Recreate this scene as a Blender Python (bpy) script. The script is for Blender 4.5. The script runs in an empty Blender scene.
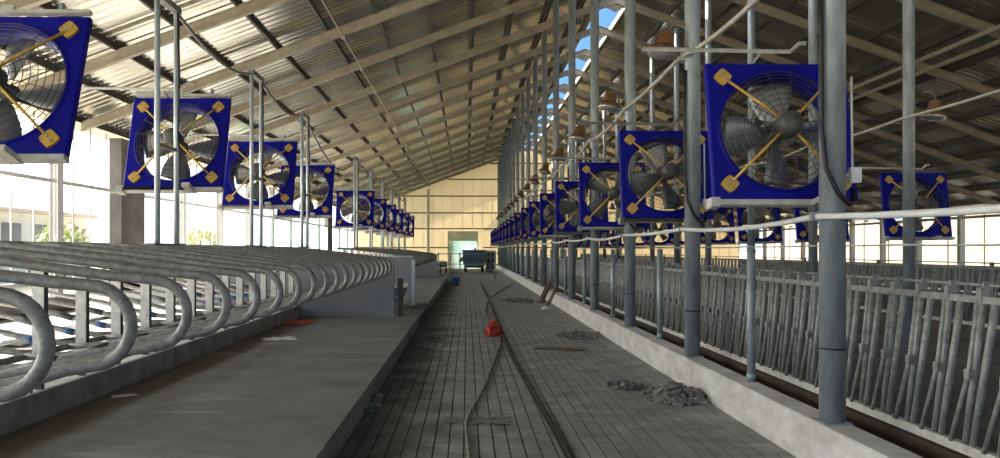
import bpy, math, random
from mathutils import Vector, Matrix
random.seed(7)
sc = bpy.context.scene
COL = sc.collection
PI = math.pi
F = 760.0            # focal length in pixels for a 1000 px wide frame
CAMZ = 1.85

# ------------------------------------------------------------------ camera
cd = bpy.data.cameras.new('camera')
cam = bpy.data.objects.new('camera', cd); COL.objects.link(cam)
cam.location = (0, 0, CAMZ); cam.rotation_euler = (PI/2, 0, 0)
cd.sensor_fit = 'HORIZONTAL'; cd.sensor_width = 36; cd.lens = 36*F/1000
cd.shift_x = 0.033; cd.shift_y = 0.021; cd.clip_end = 600; cd.clip_start = 0.05
sc.camera = cam

# ------------------------------------------------------------------ sky, sun, exposure
SUN_DIR = Vector((-0.79, 0.20, 0.58)).normalized()      # towards the sun
w = bpy.data.worlds.new('sky'); sc.world = w; w.use_nodes = True
nt = w.node_tree; N = nt.nodes; L = nt.links; N.clear()
out = N.new('ShaderNodeOutputWorld'); bg = N.new('ShaderNodeBackground')
tc = N.new('ShaderNodeTexCoord'); sep = N.new('ShaderNodeSeparateXYZ')
L.new(tc.outputs['Generated'], sep.inputs[0])
ramp = N.new('ShaderNodeValToRGB')
ramp.color_ramp.elements[0].position = 0.0; ramp.color_ramp.elements[0].color = (0.40, 0.52, 0.62, 1)
ramp.color_ramp.elements[1].position = 0.5; ramp.color_ramp.elements[1].color = (0.03, 0.12, 0.30, 1)
e = ramp.color_ramp.elements.new(0.16); e.color = (0.06, 0.20, 0.38, 1)
L.new(sep.outputs['Z'], ramp.inputs[0])
dot = N.new('ShaderNodeVectorMath'); dot.operation = 'DOT_PRODUCT'
L.new(tc.outputs['Generated'], dot.inputs[0]); dot.inputs[1].default_value = SUN_DIR
mx = N.new('ShaderNodeMath'); mx.operation = 'MAXIMUM'; mx.inputs[1].default_value = 0
L.new(dot.outputs['Value'], mx.inputs[0])
pw = N.new('ShaderNodeMath'); pw.operation = 'POWER'; pw.inputs[1].default_value = 3.0
L.new(mx.outputs[0], pw.inputs[0])
gl = N.new('ShaderNodeMixRGB'); gl.blend_type = 'ADD'; gl.inputs[2].default_value = (4.6, 4.5, 4.25, 1)
L.new(pw.outputs[0], gl.inputs[0]); L.new(ramp.outputs[0], gl.inputs[1])
L.new(gl.outputs[0], bg.inputs[0]); bg.inputs[1].default_value = 1.0
L.new(bg.outputs[0], out.inputs[0])

sd = bpy.data.lights.new('sun', 'SUN'); sd.energy = 9.0; sd.angle = 0.01; sd.color = (1, 0.94, 0.82)
so = bpy.data.objects.new('sun', sd); COL.objects.link(so)
so.rotation_euler = SUN_DIR.to_track_quat('Z', 'Y').to_euler(); so.location = (-40, 20, 60)

vs = sc.view_settings
vs.view_transform = 'Standard'; vs.look = 'None'; vs.exposure = 1.35; vs.gamma = 1; vs.use_curve_mapping = False

# ------------------------------------------------------------------ materials
def mat(name, col, rough=0.7, metal=0.0, var=0.25, scale=6.0, bump=0.0, col2=None, stretch=(1,1,1), spec=0.5, detail=6, world=True):
    m = bpy.data.materials.new(name); m.use_nodes = True
    n = m.node_tree.nodes; l = m.node_tree.links; b = n['Principled BSDF']
    b.inputs['Roughness'].default_value = rough; b.inputs['Metallic'].default_value = metal
    b.inputs['Specular IOR Level'].default_value = spec
    if world:
        g = n.new('ShaderNodeNewGeometry'); src = g.outputs['Position']
    else:
        g = n.new('ShaderNodeTexCoord'); src = g.outputs['Object']
    mp = n.new('ShaderNodeMapping'); mp.inputs['Scale'].default_value = stretch; l.new(src, mp.inputs[0])
    nz = n.new('ShaderNodeTexNoise'); nz.inputs['Scale'].default_value = scale; nz.inputs['Detail'].default_value = detail
    nz.inputs['Roughness'].default_value = 0.62
    l.new(mp.outputs[0], nz.inputs['Vector'])
    rp = n.new('ShaderNodeValToRGB')
    c2 = col2 if col2 else tuple(c*(1-var*1.4) for c in col)
    rp.color_ramp.elements[0].position = 0.32; rp.color_ramp.elements[0].color = (*c2, 1)
    rp.color_ramp.elements[1].position = 0.68; rp.color_ramp.elements[1].color = (*[min(1, c*(1+var*0.35)) for c in col], 1)
    l.new(nz.outputs[0], rp.inputs[0]); l.new(rp.outputs[0], b.inputs['Base Color'])
    if bump:
        bp = n.new('ShaderNodeBump'); bp.inputs['Strength'].default_value = bump; bp.inputs['Distance'].default_value = 0.01
        l.new(nz.outputs[0], bp.inputs['Height']); l.new(bp.outputs[0], b.inputs['Normal'])
    m['ramp'] = rp.name
    return m

MAT = {}
MAT['galv'] = mat('galvanised_steel', (0.37, 0.41, 0.43), 0.45, 0.3, 0.25, 9, 0.05, stretch=(1, 1, .3))
MAT['galv_bright'] = mat('bright_galvanised_steel', (0.66, 0.72, 0.75), 0.35, 0.3, 0.2, 9, 0.03, stretch=(1, 1, .3))
MAT['galv_dull'] = mat('dusty_galvanised_steel', (0.31, 0.315, 0.295), 0.6, 0.2, 0.35, 14, 0.1, col2=(0.18, 0.175, 0.16))
MAT['loop'] = mat('grey_dusty_pipe', (0.30, 0.295, 0.275), 0.5, 0.2, 0.3, 18, 0.08, col2=(0.15, 0.145, 0.13))
MAT['post_lit'] = mat('lit_post_face', (0.88, 0.86, 0.80), 0.6, 0.1, 0.2, 12)  # whitened so the colour carries the light on the post faces
MAT['sleeve'] = mat('dark_sleeve', (0.10, 0.105, 0.11), 0.5, 0.2, 0.2, 20)
MAT['sleeve_blue'] = mat('blue_sleeve', (0.04, 0.12, 0.28), 0.5, 0, 0.2, 20)
MAT['blue'] = mat('fan_blue_plastic', (0.003, 0.0035, 0.27), 0.5, 0.0, 0.12, 3, spec=0.2)
MAT['gold'] = mat('gold_passivated_steel', (0.75, 0.45, 0.08), 0.42, 0.25, 0.25, 20)
MAT['motor'] = mat('motor_grey', (0.11, 0.105, 0.10), 0.5, 0.2, 0.2, 15)
MAT['blade'] = mat('blade_grey', (0.30, 0.30, 0.295), 0.35, 0.55, 0.15, 4, world=False)
MAT['wire'] = mat('guard_wire', (0.10, 0.095, 0.085), 0.5, 0.4, 0.1, 10)
MAT['cream_bar'] = mat('cream_angle_iron', (0.62, 0.60, 0.53), 0.55, 0.1, 0.2, 10)
MAT['black'] = mat('black_rubber', (0.012, 0.012, 0.013), 0.5, 0, 0.2, 10)
MAT['white_plastic'] = mat('white_plastic', (0.80, 0.80, 0.77), 0.4, 0, 0.08, 8)
MAT['concrete_kerb'] = mat('limewashed_concrete', (0.68, 0.665, 0.63), 0.85, 0, 0.25, 2.2, 0.25, col2=(0.46, 0.43, 0.39), stretch=(1, 1, 2.5))
MAT['kerb_left'] = mat('grey_concrete_kerb', (0.30, 0.295, 0.28), 0.85, 0, 0.3, 3, 0.2, col2=(0.15, 0.145, 0.135))
MAT['partition'] = mat('smooth_grey_render', (0.28, 0.285, 0.30), 0.8, 0, 0.12, 1.5, 0.05)
MAT['slab_pale'] = mat('pale_dusty_concrete', (0.66, 0.65, 0.62), 0.9, 0, 0.2, 1.5, 0.2, col2=(0.48, 0.47, 0.44))
MAT['pen'] = mat('pen_concrete', (0.10, 0.092, 0.08), 0.9, 0, 0.4, 1.2, 0.3)
MAT['soil'] = mat('brown_channel_soil', (0.075, 0.052, 0.034), 0.95, 0, 0.4, 4, 0.5, col2=(0.04, 0.028, 0.02))
MAT['rafter'] = mat('primed_rafter_steel', (0.38, 0.335, 0.265), 0.65, 0.05, 0.18, 3, col2=(0.28, 0.24, 0.185))
MAT['purlin'] = mat('dark_purlin_steel', (0.10, 0.09, 0.075), 0.6, 0.3, 0.3, 4)
MAT['roof'] = mat('galvalume_sheet', (0.50, 0.475, 0.415), 0.20, 0.8, 0.3, 1.1, 0.0, col2=(0.38, 0.355, 0.30), stretch=(.6, 1.2, .6))
MAT['teal'] = mat('teal_sheet', (0.30, 0.48, 0.44), 0.6, 0, 0.15, 2)
MAT['shutter'] = mat('yellow_shutter', (0.92, 0.84, 0.52), 0.6, 0, 0.12, 2)
MAT['pillar'] = mat('brown_grey_pillar', (0.17, 0.155, 0.145), 0.85, 0, 0.25, 1.5, 0.2)
MAT['col_white'] = mat('white_column_paint', (0.80, 0.80, 0.79), 0.6, 0, 0.1, 2)
MAT['lamp_brown'] = mat('orange_brown_lamp_housing', (0.22, 0.105, 0.04), 0.55, 0.1, 0.3, 12, world=False)
MAT['lamp_grey'] = mat('lamp_reflector', (0.62, 0.62, 0.60), 0.25, 0.6, 0.1, 12)
MAT['tank_blue'] = mat('blue_machine_paint', (0.10, 0.16, 0.21), 0.5, 0.1, 0.3, 3, col2=(0.05, 0.08, 0.11))
MAT['bucket'] = mat('blue_bucket_plastic', (0.05, 0.16, 0.36), 0.45, 0, 0.15, 5)
MAT['red'] = mat('red_plastic', (0.55, 0.05, 0.03), 0.5, 0, 0.25, 8)
MAT['mud'] = mat('grey_debris', (0.27, 0.255, 0.235), 0.9, 0, 0.5, 12, 0.5)
MAT['hose'] = mat('grey_hose', (0.30, 0.28, 0.24), 0.6, 0, 0.3, 6)
MAT['wood'] = mat('weathered_wood', (0.20, 0.15, 0.10), 0.85, 0, 0.3, 6, 0.2, stretch=(4, 4, .6))
MAT['house'] = mat('pale_house_render', (0.72, 0.70, 0.66), 0.9, 0, 0.1, 1)
MAT['house_roof'] = mat('pale_roof_tile', (0.66, 0.52, 0.44), 0.9, 0, 0.15, 2)
MAT['dark_glass'] = mat('dark_window_glass', (0.08, 0.09, 0.10), 0.15, 0, 0.1, 2)
MAT['leaf'] = mat('yellow_green_leaf', (0.50, 0.54, 0.26), 0.7, 0, 0.3, 4)
MAT['bark'] = mat('bark', (0.12, 0.09, 0.06), 0.9, 0, 0.3, 8)
MAT['bank'] = mat('pale_yellow_boundary', (0.20, 0.172, 0.125), 0.9, 0, 0.15, 0.6)
MAT['earth'] = mat('sunlit_pale_earth', (0.46, 0.41, 0.29), 0.95, 0, 0.2, 0.35, col2=(0.36, 0.32, 0.21))
MAT['sheet'] = mat('white_plastic_sheet', (0.82, 0.84, 0.86), 0.35, 0, 0.08, 3)

# grooved aisle concrete: faint cross lines and damp manure staining along the stall kerb
def aisle_mat():
    m = mat('grooved_aisle_concrete', (0.35, 0.342, 0.325), 0.8, 0, 0.3, 2.2, 0.25, col2=(0.20, 0.195, 0.183))
    n = m.node_tree.nodes; l = m.node_tree.links; b = n['Principled BSDF']
    g = n.new('ShaderNodeNewGeometry'); s = n.new('ShaderNodeSeparateXYZ'); l.new(g.outputs['Position'], s.inputs[0])
    nz = n.new('ShaderNodeTexNoise'); nz.inputs['Scale'].default_value = 1.1; nz.inputs['Detail'].default_value = 7
    l.new(g.outputs['Position'], nz.inputs['Vector'])
    a = n.new('ShaderNodeMath'); a.operation = 'MULTIPLY_ADD'; a.inputs[1].default_value = 1.3; l.new(nz.outputs[0], a.inputs[0]); l.new(s.outputs['X'], a.inputs[2])
    mr = n.new('ShaderNodeMapRange'); mr.inputs['From Min'].default_value = -0.30; mr.inputs['From Max'].default_value = 0.45
    mr.inputs['To Min'].default_value = 0.28; mr.inputs['To Max'].default_value = 1.0
    l.new(a.outputs[0], mr.inputs[0])
    wv = n.new('ShaderNodeTexWave'); wv.bands_direction = 'Y'; wv.inputs['Scale'].default_value = 1.6; wv.inputs['Distortion'].default_value = 6; wv.inputs['Detail'].default_value = 3
    l.new(g.outputs['Position'], wv.inputs['Vector'])
    wr = n.new('ShaderNodeMapRange'); wr.inputs['From Min'].default_value = 0.0; wr.inputs['From Max'].default_value = 0.25
    wr.inputs['To Min'].default_value = 0.9; wr.inputs['To Max'].default_value = 1.0
    l.new(wv.outputs['Fac'], wr.inputs[0])
    mm = n.new('ShaderNodeMath'); mm.operation = 'MULTIPLY'; l.new(mr.outputs[0], mm.inputs[0]); l.new(wr.outputs[0], mm.inputs[1])
    mix = n.new('ShaderNodeMixRGB'); mix.blend_type = 'MULTIPLY'; mix.inputs[0].default_value = 1
    l.new(n[m['ramp']].outputs[0], mix.inputs[1]); l.new(mm.outputs[0], mix.inputs[2]); l.new(mix.outputs[0], b.inputs['Base Color'])
    return m
MAT['aisle'] = aisle_mat()
def bed_mat():
    m = mat('stall_bed_concrete', (0.205, 0.205, 0.198), 0.75, 0, 0.3, 1.6, 0.15, col2=(0.145, 0.142, 0.133), stretch=(.8, 1.4, 1))
    n = m.node_tree.nodes; l = m.node_tree.links; b = n['Principled BSDF']
    g = n.new('ShaderNodeNewGeometry'); s = n.new('ShaderNodeSeparateXYZ'); l.new(g.outputs['Position'], s.inputs[0])
    nz = n.new('ShaderNodeTexNoise'); nz.inputs['Scale'].default_value = 1.7; nz.inputs['Detail'].default_value = 8
    l.new(g.outputs['Position'], nz.inputs['Vector'])
    a = n.new('ShaderNodeMath'); a.operation = 'MULTIPLY_ADD'; a.inputs[1].default_value = 0.7; l.new(nz.outputs[0], a.inputs[0]); l.new(s.outputs['X'], a.inputs[2])
    mr = n.new('ShaderNodeMapRange'); mr.inputs['From Min'].default_value = -3.30; mr.inputs['From Max'].default_value = -2.95
    l.new(a.outputs[0], mr.inputs[0])
    mix = n.new('ShaderNodeMixRGB'); mix.inputs[1].default_value = (0.12, 0.092, 0.064, 1)
    l.new(mr.outputs[0], mix.inputs[0]); l.new(n[m['ramp']].outputs[0], mix.inputs[2])
    # pale streaks across the bed: faint light from gaps, painted into the colour
    mp = n.new('ShaderNodeMapping'); mp.inputs['Scale'].default_value = (0.5, 1.5, 1); l.new(g.outputs['Position'], mp.inputs[0])
    n2 = n.new('ShaderNodeTexNoise'); n2.inputs['Scale'].default_value = 1.1; n2.inputs['Detail'].default_value = 3; l.new(mp.outputs[0], n2.inputs['Vector'])
    r2 = n.new('ShaderNodeMapRange'); r2.inputs['From Min'].default_value = 0.64; r2.inputs['From Max'].default_value = 0.74; l.new(n2.outputs[0], r2.inputs[0])
    mx2 = n.new('ShaderNodeMixRGB'); mx2.inputs[2].default_value = (0.33, 0.325, 0.31, 1)
    l.new(r2.outputs[0], mx2.inputs[0]); l.new(mix.outputs[0], mx2.inputs[1])
    l.new(mx2.outputs[0], b.inputs['Base Color'])
    return m
MAT['bed'] = bed_mat()
def translucent(name, col, fac):
    m = bpy.data.materials.new(name); m.use_nodes = True
    n = m.node_tree.nodes; l = m.node_tree.links; n.clear()
    o = n.new('ShaderNodeOutputMaterial'); d = n.new('ShaderNodeBsdfDiffuse'); t = n.new('ShaderNodeBsdfTranslucent'); mixs = n.new('ShaderNodeMixShader')
    nz = n.new('ShaderNodeTexNoise'); nz.inputs['Scale'].default_value = 0.6; nz.inputs['Detail'].default_value = 5
    rp = n.new('ShaderNodeValToRGB'); rp.color_ramp.elements[0].color = (*[c*.86 for c in col], 1); rp.color_ramp.elements[1].color = (*col, 1)
    g = n.new('ShaderNodeNewGeometry'); l.new(g.outputs['Position'], nz.inputs['Vector']); l.new(nz.outputs[0], rp.inputs[0])
    l.new(rp.outputs[0], d.inputs[0]); l.new(rp.outputs[0], t.inputs[0]); mixs.inputs[0].default_value = fac
    l.new(d.outputs[0], mixs.inputs[1]); l.new(t.outputs[0], mixs.inputs[2]); l.new(mixs.outputs[0], o.inputs[0])
    return m
MAT['gable'] = translucent('cream_translucent_sheet', (0.90, 0.81, 0.63), 0.45)
MAT['poly'] = translucent('teal_polycarbonate', (0.72, 0.85, 0.81), 0.75)
MAT['poly_clear'] = translucent('milky_polycarbonate', (0.90, 0.92, 0.92), 0.8)

# ------------------------------------------------------------------ mesh helpers
class MB:
    def __init__(s): s.v = []; s.f = []; s.sm = []
    def box(s, x0, x1, y0, y1, z0, z1):
        b = len(s.v)
        s.v += [(x0,y0,z0),(x1,y0,z0),(x1,y1,z0),(x0,y1,z0),(x0,y0,z1),(x1,y0,z1),(x1,y1,z1),(x0,y1,z1)]
        for q in ((0,3,2,1),(4,5,6,7),(0,1,5,4),(1,2,6,5),(2,3,7,6),(3,0,4,7)):
            s.f.append(tuple(b+i for i in q)); s.sm.append(False)
        return s
    def obox(s, c, ax, ay, az):
        b = len(s.v); c = Vector(c); ax = Vector(ax); ay = Vector(ay); az = Vector(az)
        for sx, sy, sz in ((-1,-1,-1),(1,-1,-1),(1,1,-1),(-1,1,-1),(-1,-1,1),(1,-1,1),(1,1,1),(-1,1,1)):
            s.v.append(tuple(c + ax*sx + ay*sy + az*sz))
        for q in ((0,3,2,1),(4,5,6,7),(0,1,5,4),(1,2,6,5),(2,3,7,6),(3,0,4,7)):
            s.f.append(tuple(b+i for i in q)); s.sm.append(False)
        return s
    def tube(s, pts, r, n=8, cap=True, smooth=True):
        pts = [Vector(p) for p in pts]; m = len(pts)
        rr = r if isinstance(r, (list, tuple)) else [r]*m
        t0 = (pts[1]-pts[0]).normalized()
        up = Vector((0,0,1)) if abs(t0.z) < .9 else Vector((1,0,0))
        u = t0.cross(up).normalized(); b = len(s.v)
        for i, p in enumerate(pts):
            t = ((pts[min(i+1,m-1)]-pts[max(i-1,0)])).normalized()
            u = (u - t*u.dot(t)).normalized(); v = t.cross(u)
            for k in range(n):
                a = 2*PI*k/n
                s.v.append(tuple(p + (u*math.cos(a) + v*math.sin(a))*rr[i]))
        for i in range(m-1):
            for k in range(n):
                s.f.append((b+i*n+k, b+i*n+(k+1)%n, b+(i+1)*n+(k+1)%n, b+(i+1)*n+k)); s.sm.append(smooth)
        if cap:
            s.f.append(tuple(b+k for k in range(n))[::-1]); s.sm.append(False)
            s.f.append(tuple(b+(m-1)*n+k for k in range(n))); s.sm.append(False)
        return s
    def ring(s, c, R, r, n=40, m=4, axis='Y'):
        b = len(s.v)
        for i in range(n):
            a = 2*PI*i/n
            for k in range(m):
                t = 2*PI*k/m + .4; q = R + r*math.cos(t); h = r*math.sin(t)
                if axis == 'Y': s.v.append((c[0]+q*math.cos(a), c[1]+h, c[2]+q*math.sin(a)))
                else: s.v.append((c[0]+q*math.cos(a), c[1]+q*math.sin(a), c[2]+h))
        for i in range(n):
            for k in range(m):
                s.f.append((b+i*m+k, b+i*m+(k+1)%m, b+((i+1)%n)*m+(k+1)%m, b+((i+1)%n)*m+k)); s.sm.append(True)
        return s
    def lathe(s, prof, c=(0,0,0), n=20, axis='Z'):
        b = len(s.v); m = len(prof)
        for (r, h) in prof:
            for k in range(n):
                a = 2*PI*k/n; x = r*math.cos(a); y = r*math.sin(a)
                s.v.append((c[0]+x, c[1]+y, c[2]+h) if axis == 'Z' else ((c[0]+x, c[1]+h, c[2]+y) if axis == 'Y' else (c[0]+h, c[1]+x, c[2]+y)))
        for i in range(m-1):
            for k in range(n):
                s.f.append((b+i*n+k, b+i*n+(k+1)%n, b+(i+1)*n+(k+1)%n, b+(i+1)*n+k)); s.sm.append(True)
        if prof[0][0] > 1e-4: s.f.append(tuple(b+k for k in range(n))[::-1]); s.sm.append(False)
        if prof[-1][0] > 1e-4: s.f.append(tuple(b+(m-1)*n+k for k in range(n))); s.sm.append(False)
        return s
    def prism(s, poly, y0, y1):          # poly in (x, z), extruded along y
        b = len(s.v); n = len(poly)
        s.v += [(x, y0, z) for x, z in poly] + [(x, y1, z) for x, z in poly]
        s.f.append(tuple(range(b, b+n))); s.sm.append(False)
        s.f.append(tuple(range(b+2*n-1, b+n-1, -1))); s.sm.append(False)
        for i in range(n):
            j = (i+1) % n
            s.f.append((b+i, b+n+i, b+n+j, b+j)); s.sm.append(False)
        return s
    def mesh(s, name):
        me = bpy.data.meshes.new(name); me.from_pydata(s.v, [], s.f)
        me.polygons.foreach_set('use_smooth', s.sm); me.update()
        return me
def link(name, data, material=None, parent=None, loc=(0,0,0), rot=(0,0,0)):
    o = bpy.data.objects.new(name, data); COL.objects.link(o)
    o.location = loc; o.rotation_euler = rot
    if parent: o.parent = parent
    if material is not None and data is not None and not data.materials: data.materials.append(MAT[material])
    return o
def obj(name, mb, material, parent=None, loc=(0,0,0), rot=(0,0,0)):
    return link(name, mb.mesh(name), material, parent, loc, rot)
def tag(o, label, cat, group=None):
    o['label'] = label; o['category'] = cat
    if group: o['group'] = group
    return o
def struct(o, label=None):
    o['kind'] = 'structure'
    if label: o['label'] = label
    return o
def empty(name, loc=(0,0,0), rot=(0,0,0)):
    o = bpy.data.objects.new(name, None); COL.objects.link(o); o.location = loc; o.rotation_euler = rot
    o.empty_display_size = .1
    return o
def copy_tree(o, parent=None):
    c = o.copy(); COL.objects.link(c)
    if parent: c.parent = parent
    for ch in list(o.children): copy_tree(ch, c)
    return c
ORD = ['first','second','third','fourth','fifth','sixth','seventh','eighth','ninth','tenth','eleventh','twelfth','thirteenth','fourteenth','fifteenth','sixteenth','seventeenth','eighteenth','nineteenth','twentieth','twenty-first','twenty-second','twenty-third','twenty-fourth','twenty-fifth','twenty-sixth','twenty-seventh','twenty-eighth','twenty-ninth','thirtieth']

# ------------------------------------------------------------------ dimensions of the barn
Y0, Y1 = -14.0, 77.0
SL = 0.37
H0 = CAMZ + 7.88                                 # roof height above x = 0
RX = 5.95; RZ = H0 + SL*RX                       # ridge
LX = -11.4; LZ = H0 + SL*LX                      # left eave
EX = 27.6; EZ = RZ - SL*(EX-RX)                  # right eave
def roof_z(x): return H0 + SL*x if x <= RX else RZ - SL*(x-RX)
BAY = 4.0; C0 = 6.45                             # column spacing, first column
KB = [C0 + BAY*k for k in range(18)]

# ------------------------------------------------------------------ ground and floors
g = MB().box(-220, 220, -150, 320, -.3, -.06)
struct(obj('ground', g, 'earth'), 'sunlit pale earth yard around the barn')
fl = empty('floor'); struct(fl, 'grey grooved concrete cattle alley running to the far gable')
obj('base_slab', MB().box(-1.2, 3.2, Y0, Y1, -.10, -.015), 'soil', fl)
pitch = (2.95+1.165)/29
sm = MB().box(.007, pitch-.007, Y0, Y1-.2, -.02, 0).mesh('floor_strip')
for i in range(29):
    link('floor_strip', sm, 'aisle', fl, (-1.165+i*pitch, 0, random.uniform(-.002, .002)))
struct(obj('floor_pen', MB().box(3.2, 27.9, Y0, Y1, -.15, .02), 'pen'), 'dark concrete pen floor beyond the headlocks')
struct(obj('floor_left', MB().box(-12, -1.165, Y0, Y1, -.15, .0), 'pen'), 'dark concrete floor under the stall blocks')

# stall beds (left): raised concrete with rear kerb step
BEDZ = .25
b1 = struct(obj('floor_bed', MB().box(-4.0, -1.165, Y0, 18.3, -.05, BEDZ), 'bed'), 'raised grey concrete stall bed under the near pipe loops')
b2 = struct(obj('floor_bed', MB().box(-4.0, -1.165, 23.2, 44.6, -.05, BEDZ), 'bed'), 'raised grey concrete stall bed under the far pipe loops')
struct(obj('floor_crossover', MB().box(-12, -1.165, 18.3, 23.2, -.05, .21), 'aisle'), 'crossover floor between the two stall blocks')
for (a, b, s) in ((Y0, 18.1, 'near'), (24.6, 44.4, 'far')):
    struct(obj('trim_brisket_kerb', MB().box(-4.05, -4.0, a, b, .2, .52), 'kerb_left'), 'low grey concrete kerb along the front of the %s stall bed' % s)
    struct(obj('floor_front_slab', MB().box(-11.4, -4.05, a, b, -.05, .515), 'slab_pale'), 'pale dusty concrete slab in front of the %s stalls' % s)

# feed kerb and channel (right)
kr = empty('trim_feed_kerb'); struct(kr, 'whitewashed concrete kerb along the right of the alley')
yy = -2.0; i = 0
while yy < 76.5:
    ye = min(yy+6.0, 76.8)
    m = MB().prism([(2.945, -.03), (2.955, .375), (2.97, .39), (3.21, .39), (3.22, .37), (3.22, -.03)], yy+.006, ye-.006)
    obj('kerb_section', m, 'concrete_kerb', kr); yy = ye
struct(obj('floor_channel', MB().box(3.2, 3.62, -2, 76.8, -.02, .16), 'soil'), 'brown soil channel between kerb and headlocks')
struct(obj('trim_headlock_sill', MB().box(3.56, 3.72, -2, 76.8, .0, .36), 'soil'), 'dark brown sill under the headlocks')

# ------------------------------------------------------------------ roof
ce = empty('ceiling'); struct(ce, 'brown grey corrugated metal barn roof on steel rafters')
def sheet_mesh(xa, xb, width):
    mb = MB(); zs = (roof_z(xa), roof_z(xb)); prof = []
    y = 0; p = 2.0/6
    while y < width - 1e-6:
        prof += [(y, 0), (y+.235, 0), (y+.255, .032), (y+.31, .032)]; y += p
    prof.append((width, 0))
    nx = Vector((-(zs[1]-zs[0]), 0, xb-xa)).normalized()
    for (y, h) in prof:
        for x, z in ((xa, zs[0]), (xb, zs[1])):
            mb.v.append((x+nx.x*h, y, z+nx.z*h+.30))
    for k in range(len(prof)-1):
        mb.f.append((2*k, 2*k+1, 2*k+3, 2*k+2)); mb.sm.append(False)
    return mb.mesh('roof_sheet')
GAPL, GAPR = RX-.62, RX+.62
ml = sheet_mesh(LX-.7, GAPL, 2.0); mr_ = sheet_mesh(GAPR, EX+.7, 2.0)
y = Y0
while y < Y1-.1:
    link('roof_sheet', ml, 'roof', ce, (0, y, 0)); link('roof_sheet', mr_, 'roof', ce, (0, y, 0)); y += 2.0
def purlin(x):
    z = roof_z(x)+.30; d = .21
    s = SL if x < RX else -SL
    mb = MB().box(x-.008, x+.008, Y0, Y1, z-d, z-.005).box(x-.008, x+.06, Y0, Y1, z-d, z-d+.012)
    obj('purlin', mb, 'purlin', ce)
x = LX
while x < GAPL: purlin(x); x += 1.45
x = GAPR+.05
while x < EX+.3: purlin(x); x += 1.45
def rafter_mesh(xa, xb, mid_taper):
    mb = MB(); za, zb = roof_z(xa)+.09, roof_z(xb)+.09
    mb.prism([(xa, za), (xb, zb), (xb, zb-.28), (xa, za-.24)], -.012, .012)           # web
    mb.prism([(xa, za), (xb, zb), (xb, zb-.02), (xa, za-.02)], -.09, .09)             # top flange
    mb.prism([(xa, za-.24), (xb, zb-.28), (xb, zb-.30), (xa, za-.26)], -.075, .075)     # bottom flange
    return mb.mesh('rafter')
ra, rb = rafter_mesh(LX, RX, 0), rafter_mesh(EX, RX, 0)
rk = [C0+BAY*k for k in range(-4, 18)]
for y in rk:
    link('rafter', ra, 'rafter', ce, (0, y, 0)); link('rafter', rb, 'rafter', ce, (0, y, 0))
# ridge vent: raised narrow cap rails along the gap, gussets at each rafter
for xx in (GAPL, GAPR):
    obj('ridge_angle', MB().box(xx-.05, xx+.05, Y0, Y1, roof_z(xx)+.12, roof_z(xx)+.34), 'rafter', ce)
gm = MB().prism([(RX-.75, roof_z(RX-.75)+.1), (RX, RZ+.1), (RX+.75, roof_z(RX+.75)+.1), (RX, RZ-.55)], -.02, .02).mesh('ridge_gusset')
for y in rk: link('ridge_gusset', gm, 'rafter', ce, (0, y, 0))
# valley beam on the right slope
for dx in (0, .55):
    xb_ = 15.2+dx; zz = roof_z(xb_)-.35
    obj('bracing_beam', MB().box(xb_-.05, xb_+.05, Y0, Y1, zz, zz+.12), 'rafter', ce)

# ------------------------------------------------------------------ end gable
gw = empty('wall_back'); struct(gw, 'cream ribbed sheet gable wall at the far end of the barn')
x = LX; wd = 1.0
k = 0
while x < EX - .01:
    xe = min(x+wd, EX)
    mb = MB(); top0, top1 = roof_z(x)+.25, roof_z(xe)+.25
    if not (-1.45 < x < .95):
        mb.prism([(x+.01, 0), (xe-.05, 0), (xe-.05, top1), (x+.01, top0)], 77.0, 77.02)
        mb.prism([(xe-.07, 0), (xe+.005, 0), (xe+.005, top1), (xe-.07, top1)], 76.96, 77.02)
    else:
        mb.prism([(x+.01, 3.72), (xe-.05, 3.72), (xe-.05, top1), (x+.01, top0)], 77.0, 77.02)
        mb.prism([(xe-.07, 3.72), (xe+.005, 3.72), (xe+.005, top1), (xe-.07, top1)], 76.96, 77.02)
    obj('wall_panel', mb, 'gable', gw)
    x = xe
for z in (2.1, 4.0, 5.6, 7.3, 9.0, 10.6):
    xl = max(LX, (z-H0)/SL) if z > LZ else LX
    xr = min(EX, RX+(RZ-z)/SL) if z > EZ else EX
    if z < 3.7:
        obj('girt', MB().box(LX, -1.45, 76.82, 76.94, z-.06, z+.06), 'wood', gw); obj('girt', MB().box(1.6, EX, 76.82, 76.94, z-.06, z+.06), 'wood', gw)
    else: obj('girt', MB().box(xl, xr, 76.82, 76.94, z-.06, z+.06), 'wood', gw)
for x in (-3.9, 9.5, 15.5, 21.5, -8):
    obj('gable_column', MB().box(x-.13, x+.13, 76.6, 76.8, 0, roof_z(x)-.3), 'cream_bar', gw)
obj('wall_panel', MB().box(1.1, 1.6, 77.0, 77.02, 0, 3.72), 'gable', gw)
d = empty('door_1'); struct(d, 'roller door with yellow shutter box and teal curtain in the far gable')
obj('shutter_box', MB().box(-1.95, 1.15, 76.4, 76.9, 2.75, 3.75), 'shutter', d)
for i in range(8): obj('curtain_slat', MB().box(-1.85, 1.05, 76.7, 76.76, .02+i*.34, .02+i*.34+.32), 'poly', d)
for s in (-1.95, 1.05): obj('guide_rail', MB().box(s, s+.1, 76.6, 76.85, 0, 2.75), 'cream_bar', d)

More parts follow.
